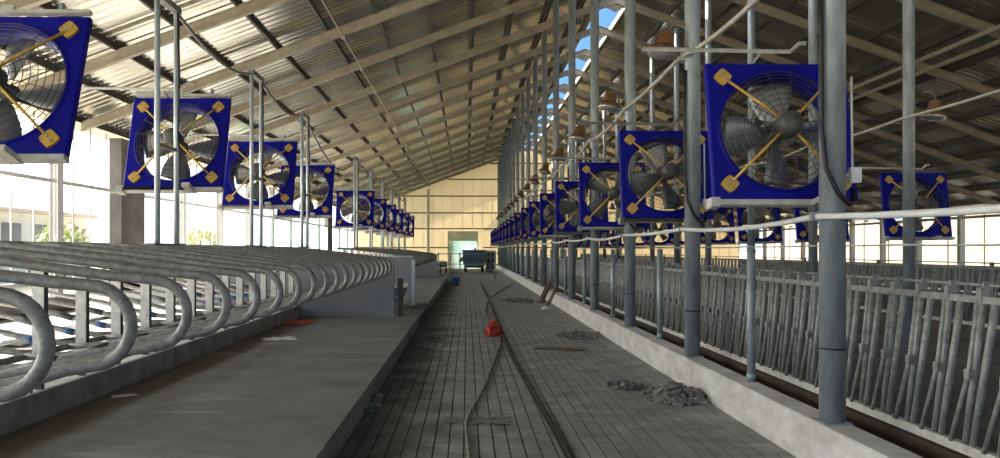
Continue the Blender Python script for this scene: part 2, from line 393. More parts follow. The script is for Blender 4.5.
# ------------------------------------------------------------------ side walls
wl = empty('wall_left'); struct(wl, 'open left side wall of pale posts and thin bars')
cz = [21.1+4.65*k for k in range(-7, 12)]
for k, y in enumerate(cz):
    h = LZ
    if k in (8, 16):
        obj('pillar', MB().box(LX-.3, LX+.1, y-.9, y+.9, 0, h), 'pillar', wl)
    else:
        m = MB().box(LX-.12, LX-.10, y-.15, y+.15, 0, h).box(LX+.10, LX+.12, y-.15, y+.15, 0, h).box(LX-.10, LX+.10, y-.01, y+.01, 0, h)
        obj('side_column', m, 'col_white', wl)
bm_ = MB().tube([(0, 0, .9), (0, 0, LZ)], .022, 6).mesh('mullion')
for i in range(90):
    y = Y0 + 1 + i*1.0
    if y < Y1-.5: link('mullion', bm_, 'col_white', wl, (LX, y, 0))
for z in (.95, 3.75):
    obj('side_rail', MB().box(LX-.04, LX+.04, Y0, Y1, z-.05, z+.05), 'col_white', wl)
obj('dado', MB().box(LX-.1, LX+.1, 24.5, Y1, 0, .9), 'kerb_left', wl)
pm = MB().box(-.012, .012, .03, .97, 0, 2.72).mesh('wall_pane')
for i in range(34):
    link('wall_pane', pm, 'poly', wl, (LX, 42+i*1.0, 1.0))
wr_ = empty('wall_right'); struct(wr_, 'open right side of the barn with posts and a low wall')
obj('low_wall', MB().box(EX-.1, EX+.1, Y0, Y1, 0, 1.0), 'kerb_left', wr_)
for y in KB:
    obj('side_column', MB().box(EX-.14, EX+.14, y-.14, y+.14, 0, EZ), 'cream_bar', wr_)
obj('side_rail', MB().box(EX-.05, EX+.05, Y0, Y1, EZ-.35, EZ-.2), 'rafter', wr_)

# ------------------------------------------------------------------ columns of the right row and their fittings
CX = 3.1; KT = .39
def make_column(x, y, zb, label, group):
    t = empty('steel_column', (x, y, zb)); tag(t, label, 'column', group)
    h = roof_z(x)-.28-zb
    obj('shaft', MB().tube([(0,0,0), (0,0,h)], .105, 16), 'galv', t)
    obj('base_plate', MB().box(-.12, .12, -.12, .12, 0, .012), 'galv', t)
    return t
for k, y in enumerate(KB):
    t = make_column(CX, y, KT, 'round grey steel column, %s from the camera on the white kerb' % ORD[k], 'columns on the feed kerb')
    if k < 8:
        obj('strap', MB().lathe([(.105, 0), (.109, .004), (.109, .010), (.105, .014)], (0, 0, .62), 16), 'black', t)
for k in range(17):
    y = C0+2.0+BAY*k
    t = empty('kerb_post', (CX+.06, y, KT)); tag(t, 'thin short grey kerb post after the %s steel column' % ORD[k], 'post', 'thin posts on the feed kerb')
    obj('pipe', MB().tube([(0,0,0), (0,0,1.44)], .046, 12), 'galv', t)
    obj('cap', MB().lathe([(.05, 0), (.05, .02), (.03, .035), (0, .04)], (0, 0, 1.44), 12), 'galv_dull', t)
    if k < 4: obj('foot_band', MB().lathe([(.05, 0), (.05, .06)], (0, 0, .03), 12), 'teal', t)

# second column row deeper in the barn
CX2 = 8.40
for k, y in enumerate(KB):
    if k < 2: continue
    make_column(CX2, y, .02, 'round grey steel column behind the headlocks, %s of the second row' % ORD[k-2], 'second row of columns')

# white water pipe and upper conduit along a row
def sag_line(x, z, ys, sag, jitter, sub=6):
    pts = []
    for a, b in zip(ys[:-1], ys[1:]):
        za = z + random.uniform(-jitter, jitter)
        s_ = sag*random.uniform(.5, 1.5)
        for i in range(sub):
            t = i/sub
            pts.append((x + .02*math.sin(a+t*2), a+(b-a)*t, z - s_*4*t*(1-t)))
    pts.append((x, ys[-1], z))
    return pts
t = empty('water_pipe', (2.96, 0, 0)); tag(t, 'white plastic water pipe strapped along the kerb columns at head height', 'pipe')
obj('pipe_run', MB().tube([(p[0]-2.96, p[1], p[2]) for p in sag_line(2.96, CAMZ+.285, [1.2]+KB, .05, .02)], .026, 8), 'white_plastic', t)
cm = MB().box(-.045, .06, -.02, .02, -.035, .035).mesh('clamp')
for y in KB[:10]: link('clamp', cm, 'galv', t, (0, y, CAMZ+.285))
t = empty('cable_conduit', (2.96, 0, 0)); tag(t, 'grey white cable conduit looping from column to column above the fans', 'conduit')
obj('conduit_run', MB().tube([(p[0]-2.96, p[1], p[2]) for p in sag_line(2.96, CAMZ+2.66, [2.0]+KB, .10, .03)], .030, 8), 'cream_bar', t)
cm2 = MB().box(-.05, .06, -.03, .03, -.045, .045).mesh('conduit_clip')
for y in KB[:10]: link('conduit_clip', cm2, 'white_plastic', t, (0, y, CAMZ+2.66))
tag(obj('water_pipe', MB().tube(sag_line(CX2-.15, CAMZ+.10, [8.0]+KB[1:], .02, .01), .022, 6), 'white_plastic'), 'thin white pipe along the second row of columns', 'pipe')
tag(obj('cable_conduit', MB().tube(sag_line(CX2-.15, CAMZ+2.5, [8.0]+KB[1:], .06, .01), .026, 6), 'cream_bar'), 'pale conduit high on the second row of columns', 'conduit')
t = empty('roof_conduit', (-3.66, 0, 0)); tag(t, 'thin pale conduit with clips running under the left roof slope', 'conduit')
zc = roof_z(-3.66)-.22
obj('conduit_run', MB().tube([(0, Y0, zc), (0, 76, zc)], .026, 6), 'rafter', t)
cl = MB().box(-.06, .06, -.06, .06, -.06, .06).mesh('conduit_clip')
for y in rk[3:]: link('conduit_clip', cl, 'rafter', t, (0, y, zc))

# ------------------------------------------------------------------ fans
FW = 1.30; FR = .535
def fan_meshes():
    h = FW/2; n = 64; mb = MB()
    def sq(a, s):
        c_, s_ = math.cos(a), math.sin(a); q = s/max(abs(c_), abs(s_)); return (c_*q, s_*q)
    rings = []
    def addring(fn, y):
        b = len(mb.v)
        for i in range(n):
            x, z = fn(2*PI*i/n); mb.v.append((x, y, z+h))
        rings.append(b)
    addring(lambda a: sq(a, h-.012), .07)
    addring(lambda a: sq(a, h), .06)
    addring(lambda a: sq(a, h), .012)
    addring(lambda a: sq(a, h-.012), 0)
    addring(lambda a: ((FR+.045)*math.cos(a), (FR+.045)*math.sin(a)), 0)
    addring(lambda a: ((FR+.035)*math.cos(a), (FR+.035)*math.sin(a)), -.012)
    addring(lambda a: ((FR+.012)*math.cos(a), (FR+.012)*math.sin(a)), -.004)
    addring(lambda a: (FR*math.cos(a), FR*math.sin(a)), .05)
    addring(lambda a: (FR*math.cos(a), FR*math.sin(a)), .22)
    addring(lambda a: ((FR+.012)*math.cos(a), (FR+.012)*math.sin(a)), .22)
    addring(lambda a: ((FR+.012)*math.cos(a), (FR+.012)*math.sin(a)), .07)
    for r in range(len(rings)):
        A, B = rings[r], rings[(r+1) % len(rings)]
        for i in range(n):
            mb.f.append((A+i, B+i, B+(i+1) % n, A+(i+1) % n)); mb.sm.append(r in (5, 6, 7))
    M = {'housing': mb.mesh('housing')}
    # blade along +x, pitched
    mb = MB(); nu, nv = 7, 5
    for side in (0, 1):
        for i in range(nu):
            r = .10 + (FR-.03-.10)*i/(nu-1)
            wdt = .12 + .25*math.sin(min(1, i/(nu-2))*PI*.55)
            tw = math.radians(38 - 16*i/(nu-1))
            for j in range(nv):
                q = (j/(nv-1)-.5)*wdt
                cam_ = .022*(1-(2*j/(nv-1)-1)**2)
                mb.v.append((r - .03*abs(q)/.15*(i == nu-1), .14+q*math.sin(tw)-cam_+side*.006, q*math.cos(tw)))
    for side in (0, 1):
        o_ = side*nu*nv
        for i in range(nu-1):
            for j in range(nv-1):
                q = (o_+i*nv+j, o_+(i+1)*nv+j, o_+(i+1)*nv+j+1, o_+i*nv+j+1)
                mb.f.append(q if side else q[::-1]); mb.sm.append(True)
    bd = [i*nv for i in range(nu)] + [(nu-1)*nv+j for j in range(1, nv)] + [i*nv+nv-1 for i in range(nu-2, -1, -1)] + [j for j in range(nv-2, 0, -1)]
    for a, b in zip(bd, bd[1:]+bd[:1]):
        mb.f.append((a, b, b+nu*nv, a+nu*nv)); mb.sm.append(False)
    M['blade'] = mb.mesh('blade')
    M['motor'] = MB().lathe([(.0, -.27), (.07, -.265), (.098, -.245), (.108, -.21), (.108, -.05), (.09, -.03), (.05, -.02), (.05, .16), (.085, .165), (.085, .20), (0, .205)], (0, 0, 0), 20, 'Y').mesh('motor')
    g = MB()
    for i, r in enumerate((.15, .205, .26, .315, .37, .425, .48, .52, .555)):
        t = max(0, (r-.12)/.435); g.ring((0, -.13+.10*t*t, 0), r, .0042, 36, 3)
    for k in range(16):
        a = 2*PI*(k+.5)/16; c_, s_ = math.cos(a), math.sin(a)
        g.tube([(r*c_, -.134+.10*((r-.12)/.435)**2, r*s_) for r in (.12, .27, .41, .56)], .0042, 3, False)
    M['guard'] = g.mesh('guard')
    # strut along the +x+z diagonal, bracket at its end
    d = .5/math.sqrt(2)*math.sqrt(2)
    M['strut'] = MB().tube([(.075, -.15, 0), (.30, -.115, 0), (.70, -.018, 0)], .0135, 6).mesh('strut')
    br = MB(); n = 16; pts = []
    for i in range(n):                       # rounded square plate with corners along the axes
        a = 2*PI*i/n; c_, s_ = math.cos(a), math.sin(a)
        q = .061/((abs(c_)**7+abs(s_)**7)**(1/7.))
        a2 = a
        pts.append((.715+q*math.cos(a2)*1.05, q*math.sin(a2)*1.05))
    br.prism(pts, -.028, -.002)
    M['bracket'] = br.mesh('bracket')
    M['bolt'] = MB().lathe([(.012, -.04), (.012, -.028)], (0, 0, 0), 8, 'Y').mesh('bolt')
    return M
FM = fan_meshes()
def make_fan(detail=True):
    t = empty('ventilation_fan')
    link('housing', FM['housing'], 'blue', t)
    h = FW/2
    for k in range(4): link('blade', FM['blade'], 'blade', t, (0, 0, h), (0, k*PI/2, 0))
    link('motor', FM['motor'], 'motor', t, (0, 0, h))
    link('guard', FM['guard'], 'wire', t, (0, 0, h))
    for k in range(4):
        s = link('strut', FM['strut'], 'gold', t, (0, 0, h), (0, PI/4+k*PI/2, 0))
        b = link('bracket', FM['bracket'], 'gold', t, (0, 0, h), (0, PI/4+k*PI/2, 0))
        if detail:
            for dx in (-.03, .03): link('bolt', FM['bolt'], 'galv', b, (.715+dx, 0, 0))
    return t
TILT = math.radians(-17)
proto = make_fan(True)
first = [True]
def place_fan(x, y, z, label, group, style, k):
    TILT = math.radians(-17 if style == 'L' else -10)
    if first[0]: o = proto; first[0] = False
    else: o = copy_tree(proto)
    o.location = (x, y, z); o.rotation_euler = (TILT+math.radians(random.uniform(-1.2, 1.2)), 0, math.radians(random.uniform(-1.5, 1.5)))
    off = random.uniform(0, PI/2) if not (style == 'L' and k < 3) else math.radians(4)
    i = 0
    for ch in o.children:
        if ch.name.startswith('blade'):
            ch.rotation_euler.y = off + i*PI/2; i += 1
    tag(o, label, 'fan', group)
    return o
hang_R = MB().tube([(-1.28, -.20, FW+.04), (.05, -.20, FW+.02), (.14, -.20, FW+.10), (.20, -.2, FW+.10)], .020, 4, smooth=False).tube([(-.2, -.2, FW+.03), (-.2, .1, FW+.0)], .014, 4)
hang_Rm = hang_R.mesh('hanger_arm')
rail_Rm = MB().box(-.66, .30, -.05, .05, -.055, -.005).box(-.70, -.62, -.07, .07, -.075, .01).box(.2, .3, -.23, .0, -.06, -.01).mesh('bottom_rail')
hang_Lm = MB().box(-.62, .66, -.03, .02, FW+.012, FW+.045).box(-.62, .02, -.035, -.005, FW+.02, FW+.085).mesh('hanger_arm')
rail_Lm = MB().box(-.66, .66, -.05, .05, -.045, -.005).mesh('bottom_rail')
stub_Lm = MB().box(.38, .42, -.02, .02, FW+.02, FW+.12).mesh('hanger_stub')
for k in range(17):
    y = 6.77 + BAY*k
    o = place_fan(2.20+FW/2, y, CAMZ+.445, 'blue square ventilation fan on the kerb columns, %s from the camera' % ORD[k], 'fans along the feed kerb', 'R', k)
    link('hanger_arm', hang_Rm, 'cream_bar', o); link('bottom_rail', rail_Rm, 'cream_bar', o)
LK = [0, 1, 2, 3, 5, 6, 7, 8, 9, 10]
for i, k in enumerate(LK):
    y = 5.93 + BAY*k + (.12 if k == 0 else 0)
    o = place_fan(-3.2-FW/2, y, CAMZ+(.75 if k == 0 else .81), 'blue square ventilation fan above the pipe stalls, %s from the camera' % ORD[i], 'fans above the stalls', 'L', k)
    link('hanger_arm', hang_Lm, 'cream_bar', o); link('bottom_rail', rail_Lm, 'cream_bar', o); link('hanger_stub', stub_Lm, 'galv', o)
for k in range(2, 17):
    y = 6.86 + BAY*k
    o = place_fan(8.20+FW/2, y, CAMZ+.25, 'blue square ventilation fan on the second column row, %s from the camera' % ORD[k-2], 'fans of the second row', 'R', k)
    link('bottom_rail', rail_Lm, 'cream_bar', o)

cordm = MB().tube([(-.118, -.05, 2.2), (-.122, -.06, 1.6), (-.12, -.07, .75), (-.10, -.10, .42), (-.02, -.135, .22), (.09, -.12, .12), (.17, -.03, .14), (.19, .03, .26)], .02, 7).mesh('power_cord')
for k in range(8):
    tag(link('fan_cable', cordm, 'black', None, (CX, KB[k], CAMZ+.26)), 'black fan power cord curling round the %s kerb column' % ORD[k], 'cord', 'power cords on kerb columns')
# junction boxes on the near columns
for k in range(4):
    t = empty('junction_box', (CX+.19, C0+BAY*k+.0, 2.42)); tag(t, 'small white junction box beside the %s kerb column' % ORD[k], 'junction box', 'junction boxes on columns')
    obj('box_body', MB().box(-.045, .045, -.03, .03, 0, .13), 'white_plastic', t); obj('lid', MB().box(-.04, .04, -.038, -.03, .006, .124), 'white_plastic', t)
    obj('bracket_arm', MB().box(-.12, -.045, -.01, .01, .05, .08), 'galv', t)
    obj('conduit_drop', MB().tube([(-.02, 0, .13), (-.03, .0, .9)], .010, 6), 'white_plastic', t)

# gooseneck lamps on columns
def lamp_tree():
    t = empty('column_lamp')
    obj('gooseneck', MB().tube([(.30, 0, .28), (.22, 0, .33), (.12, 0, .34), (.04, 0, .28), (0, 0, .18)], .014, 6), 'galv_dull', t)
    obj('ballast_housing', MB().lathe([(.0, .20), (.075, .195), (.10, .17), (.125, .02), (.13, 0)], (0,0,0), 16), 'lamp_brown', t)
    obj('reflector', MB().lathe([(.13, .0), (.20, -.06), (.235, -.11), (.225, -.115), (.12, -.01)], (0,0,0), 18), 'lamp_brown', t)
    obj('glass_dish', MB().lathe([(.225, -.113), (.20, -.15), (.12, -.175), (0, -.18)], (0,0,0), 16), 'lamp_grey', t)
    return t
lp = lamp_tree(); used = False
for k in range(1, 16):
    o = lp if not used else copy_tree(lp); used = True
    o.location = (CX-.38, KB[k], CAMZ+2.82); o.rotation_euler = (0, math.radians(12), 0)
    tag(o, 'orange brown column lamp on the kerb row, at the %s steel column' % ORD[k], 'lamp', 'lamps on the kerb columns')
for k in range(2, 12):
    o = copy_tree(lp); o.location = (CX2+.48, KB[k], CAMZ+2.65); o.rotation_euler = (0, math.radians(-10), PI)
    tag(o, 'orange brown column lamp on the second row, at its %s column' % ORD[k-2], 'lamp', 'lamps on the second row')

# ------------------------------------------------------------------ headlocks
HX = 3.62; PT = .3636
def bar_mesh(y0, y1, r=.019):
    return MB().tube([(0, y0, .44), (0, y0+(y1-y0)*.5, .97), (0, y1, 1.50)], r, 7)
BARS = ((.26, .14, .02, .026, 'fixed_bar'), (.34, .245, .15, .026, 'fixed_bar'), (.46, .255, .175, .020, 'lever_bar'))
BM_ = [(MB().tube([(-.03*(n_ == 'lever_bar'), b0, .44), (-.03*(n_ == 'lever_bar'), b1, .97), (-.02*(n_ == 'lever_bar'), b2, 1.50)], r_, 7).mesh(n_), n_) for b0, b1, b2, r_, n_ in BARS]
clip_m = MB().box(-.06, -.02, .215, .27, .93, 1.0).mesh('clip')
latch_m = MB().box(-.03, .03, .13, .18, 1.48, 1.585).box(.0, .06, .145, .165, 1.57, 1.625).mesh('latch')
top_m = MB().box(-.022, .022, 0, 4.0, 1.475, 1.525).mesh('top_rail')
low_m = MB().box(-.03, .03, 0, 4.0, .375, .445).mesh('bottom_rail')
rod_m = MB().tube([(.05, 0, 1.60), (.05, 4.0, 1.60)], .014, 6).mesh('release_rod')
allb = MB()
for u in range(11):
    for (a, b, r) in ((.26, .02, .026), (.34, .15, .026), (.46, .175, .020)):
        allb.tube([(0, u*PT+a, .44), (0, u*PT+b, 1.50)], r, 5)
allb_m = allb.mesh('bars')
def headlock(x, y, label, group, near, sx=1):
    t = empty('headlock_barrier', (x, y, 0)); tag(t, label, 'headlock panel', group)
    link('top_rail', top_m, 'galv_dull', t); link('bottom_rail', low_m, 'cream_bar', t); link('release_rod', rod_m, 'galv_dull', t)
    if near:
        for u in range(11):
            for m, nme in BM_ + [(clip_m, 'clip'), (latch_m, 'latch')]:
                link(nme, m, 'galv_dull', t, (0, u*PT, 0))
    else:
        o = link('bars', allb_m, 'galv_dull', t); o['kind'] = 'stuff'
    return t
for k in range(-1, 17):
    headlock(HX, C0-2.0+BAY*k+.0, 'grey pipe headlock panel behind the kerb, %s from the camera' % ORD[k+1], 'headlock panels behind the kerb', k < 6)
for k in range(0, 15):
    headlock(9.9, C0+BAY*k, 'grey pipe headlock panel across the pens, %s from the camera' % ORD[k], 'headlock panels across the pens', False)
t = empty('headlock_post')
bpy.data.objects.remove(t)
hp = MB().tube([(0,0,.02), (0,0,1.62)], .04, 8).mesh('headlock_post')
for k in range(0, 15):
    tag(link('headlock_post', hp, 'galv_dull', None, (9.98, C0+BAY*k, 0)), 'post between headlock panels across the pens, %s from the camera' % ORD[k], 'post', 'posts of the far headlocks')

# ------------------------------------------------------------------ stalls (left)
PX = -4.08
def loop_path():
    bc, br, zc = -1.986, .213, 1.45
    p = [(-4.20, 1.90), (-3.8, 1.875), (-3.4, 1.835), (-2.9, 1.775), (-2.5, 1.72), (-2.2, 1.682)]
    for i in range(13):
        a = PI/2 - PI*i/12
        p.append((bc+br*math.cos(a), zc+br*math.sin(a)))
    p += [(-2.12, 1.215), (-2.25, 1.175), (-2.4, 1.145), (-2.6, 1.115), (-2.9, 1.06), (-3.3, .96), (-3.7, .865), (-4.0, .835), (-4.20, .83)]
    return p
LP = loop_path()
lm = MB().tube([(x-PX, 0, z) for x, z in LP], .0335, 12).mesh('loop_tube')
cpm = MB().tube([(-3.30-PX, 0, .96), (-3.02-PX, 0, 1.03)], .042, 12).mesh('coupling')
cbm = MB().tube([(-3.72-PX, 0, .860), (-3.60-PX, 0, .888)], .040, 12).mesh('coupling')
btm = MB().tube([(-2.3-PX, 0, 1.16), (-2.3-PX, 0, 1.09)], .008, 6).mesh('bolt')
def divider(y, label, group, mirror):
    t = empty('stall_divider', (PX if not mirror else PX-.28, y, 0), (0, 0, PI if mirror else 0)); tag(t, label, 'stall divider', group)
    link('loop_tube', lm, 'loop', t); link('coupling', cpm, 'sleeve', t); link('coupling', cbm, 'sleeve_blue', t)
    if not mirror: link('bolt', btm, 'galv', t)
    return t
Z1 = 3.21; ZP = .8025
for k in range(19):
    divider(Z1+ZP*k, 'grey bent pipe stall loop in the near block, %s from the camera' % ORD[k], 'pipe loops of the near stalls', False)
    divider(Z1+ZP*k+.3, 'grey bent pipe stall loop turned to the open wall, %s from the camera' % ORD[k], 'pipe loops facing the open wall', True)
for k in range(23):
    divider(25.4+ZP*k, 'grey bent pipe stall loop in the far block, %s from the camera' % ORD[k], 'pipe loops of the far stalls', False)
def stall_posts(ys, block):
    fl_ = MB().box(-.055, .055, -.012, .0, .28, 1.36).mesh('flange'); we_ = MB().box(.04, .055, 0, .07, .28, 1.36).mesh('web'); st_ = MB().box(-.03, .03, -.01, .05, 0, .28).mesh('foot')
    for k, y in enumerate(ys):
        t = empty('stall_post', (PX-.02, y+.05, .515)); tag(t, 'pale upright channel post in the %s stalls, %s from the camera' % (block, ORD[k]), 'post', 'posts of the %s stalls' % block)
        link('flange', fl_, 'post_lit', t); link('web', we_, 'sleeve', t); link('foot', st_, 'sleeve', t)  # pale flange paints the lit face, dark web the shaded side
stall_posts([Z1+ZP*k for k in range(4, 19)], 'near')
stall_posts([25.4+ZP*2*k for k in range(11)], 'far')
for (a, b, s) in ((2.2, 18.0, 'near'), (24.8, 44.2, 'far')):
    t = empty('stall_rail', (PX-.14, a, 0)); tag(t, 'long double pipe rail holding the loops of the %s stalls' % s, 'rail')
    obj('top_pipe', MB().tube([(0, 0, 1.90), (0, b-a, 1.90)], .035, 10), 'loop', t)
    obj('lower_pipe', MB().tube([(0, 0, .83), (0, b-a, .83)], .035, 10), 'loop', t)
# end partitions
for (y, s, zt) in ((18.1, 'near', 1.60), (44.4, 'far', 1.60)):
    t = empty('partition_wall', (-5.0, y, 0)); tag(t, 'smooth grey partition wall closing the far end of the %s stall block' % s, 'partition')
    obj('wall_slab', MB().box(-1.6, 3.26, 0, .14, .2, zt), 'partition', t)
    obj('coping', MB().box(-1.62, 3.28, -.015, .155, zt, zt+.03), 'kerb_left', t)
t = empty('partition_wall', (-5.0, 24.6, 0)); tag(t, 'smooth grey partition wall at the near end of the far stalls', 'partition')
obj('wall_slab', MB().box(-3.6, 3.24, 0, .14, .2, 1.62), 'partition', t)
obj('coping', MB().box(-3.62, 3.26, -.015, .155, 1.62, 1.66), 'slab_pale', t)
# rusty gate posts and water trough in the crossover
t = empty('gate_post', (-1.62, 18.5, .21)); tag(t, 'rusty brown gate post beside the near partition wall', 'post')
obj('shaft', MB().box(-.06, .06, -.06, .06, 0, .95), 'wood', t)
for z in (.12, .45, .75): obj('hinge', MB().box(-.10, -.06, -.03, .03, z, z+.08), 'galv', t)
t = empty('gate_post', (-1.60, 22.6, .21)); tag(t, 'pale grey gate post beside the water trough', 'post')
obj('shaft', MB().box(-.05, .05, -.05, .05, 0, 1.35), 'galv_bright', t)
obj('foot', MB().box(-.09, .09, -.09, .09, 0, .02), 'galv', t)
t = empty('water_trough', (-2.6, 21.5, .21)); tag(t, 'dark blue grey water trough in the crossover between stalls', 'trough')
obj('tank', MB().prism([(-.85, .18), (.75, .18), (.9, .62), (-1.0, .62)], -.4, .4), 'tank_blue', t)
obj('rim', MB().box(-1.05, .95, -.45, -.36, .6, .68).box(-1.05, .95, .36, .45, .6, .68).box(-1.05, -.96, -.36, .36, .6, .68).box(.86, .95, -.36, .36, .6, .68), 'slab_pale', t)
for x in (-.7, .6):
    obj('trough_leg', MB().box(x-.06, x+.06, -.3, .3, 0, .18), 'kerb_left', t)
# fan hanger frames: pairs of upright pipes joined at the top
HPX = -3.72; HT = CAMZ+3.05
hk = [9.43+BAY*k for k in range(-1, 10) if k != 3]
for i, y in enumerate(hk):
    t = empty('hanger_frame', (HPX, y, 1.902)); tag(t, 'pair of bright upright pipes joined on top above the stalls, %s from the camera' % ORD[i], 'pipe frame', 'fan hanger frames')
    h = HT-1.902
    obj('foot_channel', MB().box(-.05, .05, -.5, .5, 0, .03), 'galv_dull', t)
    for dy in (-.3, .3): obj('upright', MB().tube([(0, dy, 0), (0, dy, h)], .034, 12), 'galv_bright', t)
    obj('head_bar', MB().box(-.045, .045, -.36, .36, h-.02, h+.06), 'galv_dull', t)
    obj('cross_bar', MB().box(-.02, .02, -.3, .3, 1.2, 1.24), 'galv_dull', t)
    obj('drop_cable', MB().tube([(.04, .25, h), (.05, .26, h-.8), (.03, .28, h-1.6), (.02, .34, h-2.1)], .014, 6), 'black', t)
pts = []
for a, b in zip(hk[:-1], hk[1:]):
    n = 8; s_ = .28*((b-a)/4)**1.5
    for i in range(n):
        q = i/n; pts.append((0, a+(b-a)*q, HT+.085 - s_*4*q*(1-q)*(1 + .4*(q-.5))))
pts.append((0, hk[-1], HT+.085))
tag(obj('power_cable', MB().tube(pts, .024, 8), 'galv_dull', None, (HPX-.02, 0, 0)), 'grey cable sagging between the tops of the stall pipe frames', 'cable')
# grey roll, sheets and rags
t = empty('curtain_roll', (-8.9, 5.0, .515)); tag(t, 'thick grey curtain roll lying beyond the near stalls', 'roll')
obj('roll_body', MB().tube([(0, 0, .18), (.05, 4, .18), (0, 12.4, .18)], .18, 14), 'pillar', t)
for y in (2.6, 7.1): obj('tie_loop', MB().ring((0.02, y, .18), .19, .012, 20, 5), 'black', t)
def crumple(nx, ny, sx, sy, amp, seed, name, material, loc, rotz=0, edge=True):
    rnd = random.Random(seed); mb = MB()
    fr = [(rnd.uniform(2, 9), rnd.uniform(2, 9), rnd.uniform(0, 6), rnd.uniform(.3, 1)) for _ in range(6)]
    for j in range(ny+1):
        for i in range(nx+1):
            u, v = i/nx-.5, j/ny-.5
            z = sum(a*math.sin(f1*u*4+f2*v*4+ph) for f1, f2, ph, a in fr)/6
            z = amp*(abs(z)**.8)*max(0, 1-1.6*max(abs(u), abs(v))**1.5) + .006
            wob = 1 + .22*math.sin(7*math.atan2(v, u)+seed)
            mb.v.append((u*sx*wob, v*sy*wob, z))
    for j in range(ny):
        for i in range(nx):
            a = j*(nx+1)+i; mb.f.append((a, a+1, a+nx+2, a+nx+1)); mb.sm.append(False)
    return obj(name, mb, material, None, loc, (0, 0, rotz))
tag(crumple(14, 14, 2.0, 2.2, .25, 3, 'plastic_sheet', 'sheet', (-6.9, 11.6, .52)), 'crumpled white plastic sheet on the slab behind the near stalls', 'plastic sheet')
tag(crumple(10, 10, 1.2, 1.6, .2, 5, 'plastic_sheet', 'sheet', (-7.1, 15.4, .52), .5), 'smaller white plastic sheet further along the stall slab', 'plastic sheet')
tag(crumple(8, 8, .55, .5, .07, 8, 'white_rag', 'sheet', (-3.35, 13.6, BEDZ), .3), 'flat white rag lying on the stall bed', 'rag')
tag(crumple(8, 8, .7, .6, .16, 9, 'red_rag', 'red', (-3.72, 16.6, BEDZ), .1), 'dark red rag by the kerb on the stall bed', 'rag')
tag(crumple(6, 6, .24, .16, .04, 12, 'pale_scrap', 'slab_pale', (-3.75, 8.3, BEDZ), .6), 'small pale scrap on the brown edge of the stall bed', 'scrap')
mb = MB(); mb.lathe([(.10, 0), (.17, .04), (.19, .11), (.16, .19), (.10, .25), (.045, .29), (.07, .33), (0, .32)], (0,0,0), 16)
rnd = random.Random(4); mb.v = [(x*(k_ := rnd.uniform(.72, 1.2)), y*k_, max(0, z*rnd.uniform(.85, 1.1))) for x, y, z in mb.v]; mb.sm = [False]*len(mb.f)
tag(obj('red_bag', mb, 'red', None, (.56, 16.3, .002)), 'crumpled bright red plastic bag on the alley floor', 'bag')

# ------------------------------------------------------------------ hoses and cables on the alley floor
def fpt(px, py): z = CAMZ*F/(py-250); return ((px-467)*z/F, z)
def smooth_pts(p, n=6):
    o = []
    for i in range(len(p)-1):
        p0, p1, p2, p3 = p[max(i-1,0)], p[i], p[i+1], p[min(i+2, len(p)-1)]
        for k in range(n):
            t = k/n
            o.append(tuple(.5*(2*b+(c-a)*t+(2*a-5*b+4*c-d_)*t*t+(3*b-a-3*c+d_)*t**3) for a, b, c, d_ in zip(p0, p1, p2, p3)))
    o.append(p[-1]); return o
hp_ = [fpt(*q) for q in ((469, 458), (467, 440), (466, 424), (472, 410), (482, 392), (490, 372), (495, 358), (500, 344), (499, 336), (491, 325), (485, 313), (489, 300), (500, 291), (512, 285))]
hp_ = [(hp_[0][0]+.05, 3.0)] + hp_
tag(obj('floor_hose', MB().tube([(x, y, .018) for x, y in smooth_pts(hp_)], .016, 8), 'hose'), 'pale grey hose winding along the middle of the alley', 'hose')
for dx, nm in ((0, 'black drive cable running straight along the alley, inner strand'), (.055, 'black drive cable running straight along the alley, outer strand')):
    a = [(fpt(566, 458)[0]+dx, 3.0), (fpt(566, 458)[0]+dx, 6.76), (fpt(505, 345)[0]+dx, fpt(505, 345)[1]), (fpt(490, 305)[0]+dx, fpt(490, 305)[1]), (fpt(480, 283)[0]+dx, fpt(480, 283)[1])]
    tag(obj('drive_cable', MB().tube([(x, y, .014) for x, y in smooth_pts(a)], .012, 8), 'black'), nm, 'cable')
# flat rag where the hose crosses
x, y = fpt(480, 421); tag(crumple(12, 6, .66, .34, .03, 21, 'flat_rag', 'mud', (x, y, 0)), 'thin dark flat rag beside the hose on the alley', 'rag')

# debris heaps by the kerb
def rubble(name, x, y, sx, sy, h, n, seed, label, white=0):
    rnd = random.Random(seed); t = empty(name, (x, y, 0)); tag(t, label, 'debris')
    for mname, mt, cnt in (('clods', 'mud', n), ('pale_bits', 'white_plastic', white)):
        if not cnt: continue
        mb = MB()
        for _ in range(cnt):
            r = math.sqrt(rnd.random()); a = rnd.random()*2*PI
            px, py = r*math.cos(a)*sx, r*math.sin(a)*sy
            hh = h*(1-r)*rnd.uniform(.5, 1)
            s = rnd.uniform(.018, .055)*(1 if mt == 'mud' else .6)
            ax = Vector((rnd.uniform(-1,1), rnd.uniform(-1,1), rnd.uniform(-.6,.6))).normalized()
            ay = ax.cross(Vector((rnd.uniform(-.3,.3), rnd.uniform(-.3,.3), 1))).normalized(); az = ax.cross(ay)
            b = len(mb.v); c = Vector((px, py, hh + s*.25))
            cs = []
            for q in ((-1,-1,-1),(1,-1,-1),(1,1,-1),(-1,1,-1),(-1,-1,1),(1,-1,1),(1,1,1),(-1,1,1)):
                j = rnd.uniform(.55, 1.15)
                p = c + (ax*q[0]*1.3 + ay*q[1] + az*q[2]*.45)*s*j
                if p.z < .002: p.z = .002
                mb.v.append(tuple(p))
            for q in ((0,3,2,1),(4,5,6,7),(0,1,5,4),(1,2,6,5),(2,3,7,6),(3,0,4,7)):
                mb.f.append(tuple(b+i for i in q)); mb.sm.append(False)
        o = obj(mname, mb, mt, t); o['kind'] = 'stuff'
